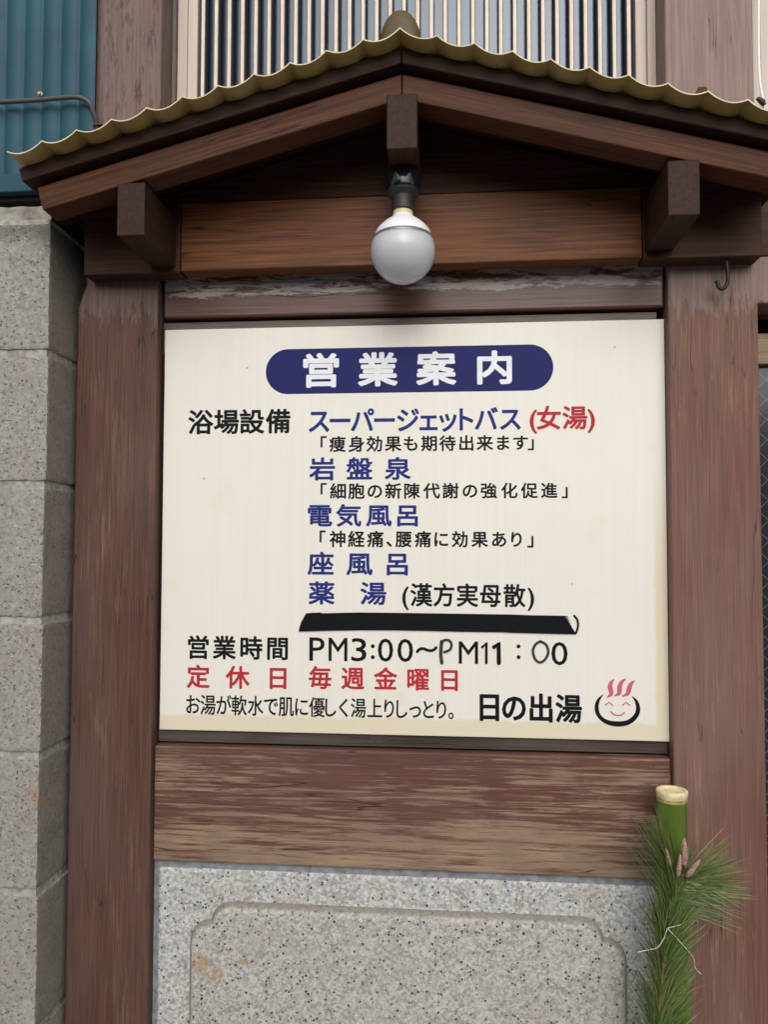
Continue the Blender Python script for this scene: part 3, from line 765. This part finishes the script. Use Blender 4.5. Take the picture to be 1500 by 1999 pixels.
line('lettering', M['black'], '営業時間', [387, 438, 491, 542], 1264, 1265, 43, 43, B2)
line('lettering', M['black'], 'PM3:00', [619, 660, 701, 728, 753, 791.5], 1266, 1271, [29, 36, 29, 8, 29, 30], 44, B3 * .4, True)
line('lettering', M['black'], 'M', [915], 1274, 1274, [37], 43, B3 * .4, True)
bm = bmesh.new(); stroke(bm, [(942, 1263), (950, 1254), (950, 1294)], 5.2, n=1); put('lettering', bm, M['black'], sign)
bm = bmesh.new(); stroke(bm, [(965, 1263), (974, 1254), (974.5, 1294)], 8, n=1); put('lettering', bm, M['black'], sign)
line('lettering', M['black'], ':', [1013], 1269, 1269, [8], 44, B3 * .4, True)
line('lettering', M['black'], '0', [1093], 1276, 1276, [31], 45, B3 * .4, True)
line('lettering', M['red'], '定休日', [387, 464, 543], 1322, 1322, 43, 42, B2)
line('lettering', M['red'], '毎週金曜日', [625, 689, 753, 817, 878], 1323, 1327, 43, 42, B2)
line('lettering', M['black'], 'お湯が軟水で肌に優しく湯上りしっとり。', [377, 406, 437, 467, 499, 529, 559, 589, 619, 646, 671, 700, 732, 760, 785, 811, 837, 862, 881], 1377, 1384, 29, 37, B2 * .7)
line('lettering', M['black'], '日の出湯', [956, 1004, 1057, 1111], 1381, 1382, 49, 54, .032)
bm = bmesh.new(); stroke(bm, [(815, 1272), (820, 1267), (827, 1266), (835, 1269), (842, 1270), (848, 1268), (852, 1264)], 5.5); put('wave_mark', bm, M['black'], sign)
bm = bmesh.new()
stroke(bm, [(863, 1252), (861, 1275), (863, 1294)], 7.0, n=4)
stroke(bm, [(861, 1256), (868, 1250), (877, 1250), (882, 1258), (879, 1268), (868, 1273)], 5.2, n=5)
put('handwritten_letter', bm, M['marker'], sign); bm = bmesh.new()
stroke(bm, [(1056, 1252), (1047, 1257), (1041, 1270), (1045, 1286), (1054, 1293), (1064, 1288), (1071, 1274), (1067, 1259), (1056, 1252)], 5.0, n=5)
put('handwritten_figure', bm, M['marker'], sign)
bm = bmesh.new(); stroke(bm, [(1122, 1202), (1128, 1211), (1129, 1223), (1125, 1236)], 4.0, n=5); put('bracket_mark', bm, M['black'], sign)
# smiling hot spring mark
def z6(x, y): return (1120 + x / 9.375, 1300 + y / 9.375)
bm = bmesh.new()
outer = [(560, 512), (470, 575), (410, 660), (392, 760), (405, 860), (455, 950), (540, 1030), (660, 1085), (800, 1110), (900, 1105), (1020, 1075), (1120, 1010), (1190, 925), (1225, 830), (1222, 740), (1190, 650), (1130, 585), (1065, 548)]
inner = [(560, 512), (510, 590), (475, 670), (465, 760), (480, 850), (525, 920), (590, 970), (690, 1003), (800, 1012), (890, 1010), (980, 992), (1060, 945), (1115, 885), (1145, 810), (1148, 740), (1130, 660), (1098, 600), (1065, 548)]
o_ = smoothpath([at(*z6(*p), 0) for p in outer], 4); i_ = smoothpath([at(*z6(*p), 0) for p in inner], 4)
vo = [bm.verts.new((p.x, -.0002, p.z)) for p in o_]; vi = [bm.verts.new((p.x, -.0002, p.z)) for p in i_]
for k_ in range(len(vo) - 1):
    try:
        f = bm.faces.new((vo[k_], vo[k_ + 1], vi[k_ + 1], vi[k_])); f.normal_update()
        if f.normal.y > 0: f.normal_flip()
    except ValueError: pass
emblem = put('hot_spring_emblem', bm, M['black'], sign)
bm = bmesh.new()
def wisp(pp, ws):
    P = smoothpath([at(*z6(*p), 0) for p in pp], 5); m = len(P); Lv = []; Rv = []
    for i, p in enumerate(P):
        t = i / (m - 1) * (len(ws) - 1); a = int(min(t, len(ws) - 2)); w_ = (ws[a] + (ws[a + 1] - ws[a]) * (t - a)) / 9.375 * MM / 2
        tt = (P[min(i + 1, m - 1)] - P[max(i - 1, 0)]).normalized(); nn = Vector((-tt.z, 0, tt.x))
        Lv.append(bm.verts.new((p.x + nn.x * w_, -.0002, p.z + nn.z * w_))); Rv.append(bm.verts.new((p.x - nn.x * w_, -.0002, p.z - nn.z * w_)))
    for i in range(m - 1):
        f = bm.faces.new((Lv[i], Lv[i + 1], Rv[i + 1], Rv[i])); f.normal_update()
        if f.normal.y > 0: f.normal_flip()
W5 = [8, 62, 84, 82, 66, 16]
wisp([(755, 240), (697, 300), (672, 380), (690, 460), (690, 520), (618, 580)], W5)
wisp([(970, 232), (890, 290), (850, 375), (845, 455), (830, 510), (752, 550)], W5)
wisp([(1132, 265), (1065, 320), (1030, 390), (1015, 450), (985, 515), (890, 556)], W5)
put('steam', bm, M['pink'], emblem)
bm = bmesh.new()
for ppx in ([(588, 712), (650, 658), (720, 718)], [(900, 716), (965, 660), (1035, 718)]):
    stroke(bm, [z6(*p) for p in ppx], 2.0, n=1)
stroke(bm, [z6(*p) for p in [(688, 832), (735, 880), (820, 903), (890, 888), (935, 848)]], 2.2, n=5)
put('smile', bm, M['pink'], emblem)

# ------------------------------------------------------------------ tape
def tpt(px, py): p = at(px, py, 0); return (p.x, p.z)
top = [(598, 1197), (625, 1195.5), (630, 1197), (700, 1195.5), (800, 1196.5), (900, 1198), (1000, 1199.5), (1040, 1201), (1108, 1202)]
rgt = [(1107, 1209), (1126, 1238)]
bot = [(1100, 1237.5), (1000, 1235), (984, 1234), (905, 1233), (823, 1231), (754, 1230), (700, 1230), (640, 1231), (584, 1232.5)]
lft = [(585, 1225), (589, 1213)]
bm = bmesh.new(); prism(bm, [tpt(*p) for p in top + rgt + bot + lft], -.0022, -.0011, .0003)
tape = put('tape_strip', bm, M['tape']); tag(tape, 'black cloth tape stuck across the sign to hide a line of writing', 'tape')
bm = bmesh.new(); A = [at(1108, 1202, -.0025), at(1119, 1228, -.0028), at(1109, 1210, -.007), at(1104, 1205, -.006)]
vs = [bm.verts.new(a) for a in A]; bm.faces.new(vs); bmesh.ops.solidify(bm, geom=bm.faces[:], thickness=.0005); put('curled_corner', bm, M['tapeback'], tape)

# ------------------------------------------------------------------ bamboo and pine
YK = -.062
dec = empty('bamboo_pine_decoration', (ax(1314, 1800, YK), YK, az(1314, 1999, YK) - .25), 'New Year decoration of cut green bamboo and pine sprigs on the right post', 'decoration')
px_m = (YK - CAM.y) / FPX
xb_, zb_ = ax(1313, 1560, YK), az(1313, 1541, YK)
rb = 27.0 * px_m
bm = bmesh.new()
lathe(bm, (xb_, YK, 0), [(rb * 1.06, zb_ - .55), (rb * 1.0, zb_ - .30), (rb * .99, zb_ - .15), (rb * .97, zb_ - .05), (rb * 1.0, zb_ - .0165)], 40)
stalk = put('bamboo_stalk', bm, M['bamboo'], dec, smooth=60)
bm = bmesh.new()
lathe(bm, (xb_, YK, 0), [(rb * 1.0, zb_ - .0164), (rb * 1.03, zb_ - .0145), (rb * .995, zb_ - .0130), (rb * 1.04, zb_ - .0115), (rb * 1.0, zb_ - .0101)], 40, mi=1)
lathe(bm, (xb_, YK, 0), [(rb * 1.0, zb_ - .0101), (rb * 1.05, zb_ - .006), (rb * 1.05, zb_ - .001), (rb * 1.0, zb_), (rb * .84, zb_), (rb * .78, zb_ - .002), (rb * .60, zb_ - .0035), (rb * .25, zb_ - .003), (.0003, zb_ - .003)], 40, cap=False)
put('cut_rim', bm, [M['bamboocut'], M['bamboonode']], stalk, smooth=50)
rnd = random.Random(11)
def needle(bm, p, tip, rad, bend):
    p = Vector(p); tip = Vector(tip); mid = (p + tip) / 2 + bend
    side = (tip - p).cross(Vector((0, 1, .2))).normalized(); up_ = side.cross((tip - p).normalized())
    rings = []
    for c_, r_ in ((p, rad * .8), (mid, rad), (p.lerp(tip, .85) + bend * .5, rad * .7)):
        rings.append([bm.verts.new(c_ + (side * math.cos(a) + up_ * math.sin(a)) * r_) for a in (0, 2.09, 4.19)])
    for a, b in zip(rings, rings[1:]):
        for k_ in range(3): bm.faces.new((a[k_], a[(k_ + 1) % 3], b[(k_ + 1) % 3], b[k_]))
    e = bm.verts.new(tip)
    for k_ in range(3): bm.faces.new((rings[-1][k_], rings[-1][(k_ + 1) % 3], e))
def rv(s): return Vector((rnd.uniform(-s, s), rnd.uniform(-s, s), rnd.uniform(-s, s)))
YN = YK - rb - .006
# upper sprig
stem_pts = smoothpath([at(1302, 1850, YN), at(1306, 1812, YN), at(1314, 1770, YN - .002), at(1322, 1735, YN - .004), at(1328, 1712, YN - .006)], 6)
bm = bmesh.new(); tube(bm, stem_pts, .0028, 8); sprig = put('pine_sprig', bm, M['stem'], dec, smooth=180)
tag(sprig, 'upper sprig fanned out above the tie wire')
bm = bmesh.new()
def fan(bm, cnt, base_pts, a_lo, a_hi, l_lo, l_hi, depth, rad=.00072):
    for _ in range(cnt):
        b = base_pts[rnd.randrange(len(base_pts))] + rv(.004)
        a = R(rnd.uniform(a_lo, a_hi)); L = rnd.uniform(l_lo, l_hi) * px_m
        dirv = Vector((math.cos(a), rnd.uniform(-depth, min(depth * .6, .3)), math.sin(a))).normalized()
        needle(bm, b, b + dirv * L, rad * rnd.uniform(.8, 1.2), Vector((0, 0, rnd.uniform(-.002, .004))) + rv(.002))
bp = [p for p in stem_pts if az(1315, 1775, YN) < p.z]
fan(bm, 115, bp, 100, 132, 90, 150, .4)          # up and to the left
fan(bm, 45, bp, 62, 98, 40, 80, .4)
fan(bm, 140, bp, -6, 52, 70, 140, .5)          # out to the right
fan(bm, 55, bp, -22, 2, 70, 125, .4)
lowb = [p for p in stem_pts if p.z <= az(1315, 1765, YN)]
fan(bm, 110, lowb, 66, 114, 60, 120, .3)         # bundle above the tie
put('needles', bm, M['needle'], sprig)
def bud(p0, p1, w_):
    bm = bmesh.new(); P = [p0.lerp(p1, t) for t in (0, .15, .4, .7, .9, 1)]
    tube(bm, P, [w_ * .5, w_ * .85, w_, w_ * .85, w_ * .5, w_ * .12], 12)
    for v in bm.verts: v.co += Vector(noise.noise_vector(v.co * 600)) * w_ * .28
    put('bud', bm, M['bud'], sprig, smooth=180)
yb2 = YN - .022
bud(at(1311, 1692, yb2), at(1299, 1650, yb2), .0026)
bud(at(1337, 1692, yb2), at(1337, 1636, yb2), .0052)
bud(at(1325, 1712, yb2 - .004), at(1329, 1668, yb2 - .004), .0036)
bud(at(1341, 1712, yb2 - .004), at(1370, 1676, yb2 - .004), .0040)
# lower sprig
st2 = smoothpath([at(1278, 2200, YN - .004), at(1284, 2060, YN - .006), at(1288, 1990, YN - .01), at(1292, 1930, YN - .012), at(1298, 1870, YN - .012), at(1302, 1830, YN - .01), at(1305, 1806, YN - .006)], 8)
bm = bmesh.new(); tube(bm, st2, .0036, 8); sprig2 = put('pine_sprig', bm, M['stem'], dec, smooth=180)
tag(sprig2, 'lower sprig hanging along the stalk below the tie wire')
bm = bmesh.new()
fan(bm, 210, st2[:-6], 98, 130, 45, 95, .3); fan(bm, 430, st2[:-6], 40, 82, 60, 112, .3); fan(bm, 110, st2, 70, 112, 60, 110, .6)
put('needles', bm, M['needle'], sprig2)
ys_ = YN - .026
bm = bmesh.new()
tube(bm, smoothpath([at(1345, 1797, YN - .004), at(1330, 1805, ys_ + .004), at(1304, 1812, ys_)], 6), .0006, 6)
tube(bm, smoothpath([at(1304, 1812, ys_), at(1297, 1832, ys_), at(1284, 1850, ys_), at(1268, 1854, ys_ + .004), at(1245, 1859, ys_ + .006)], 6), .0006, 6)
tube(bm, smoothpath([at(1304, 1812, ys_), at(1330, 1840, ys_), at(1354, 1868, ys_ + .008), at(1358, 1888, ys_ + .016), at(1370, 1902, ys_ + .018)], 6), .00065, 6)
cc = [Vector((xb_ + (rb + .012) * math.cos(a), YK + (rb + .02 if math.sin(a) < 0 else rb + .001) * math.sin(a), az(1306, 1810, YN))) for a in [math.pi * (i / 16 * 1.1 - .05) for i in range(17)]]
tube(bm, cc, .0008, 6)
put('tie_wire', bm, M['string'], dec, smooth=180)

for o in list(bpy.data.objects):
    if '_o' in o: del o['_o']
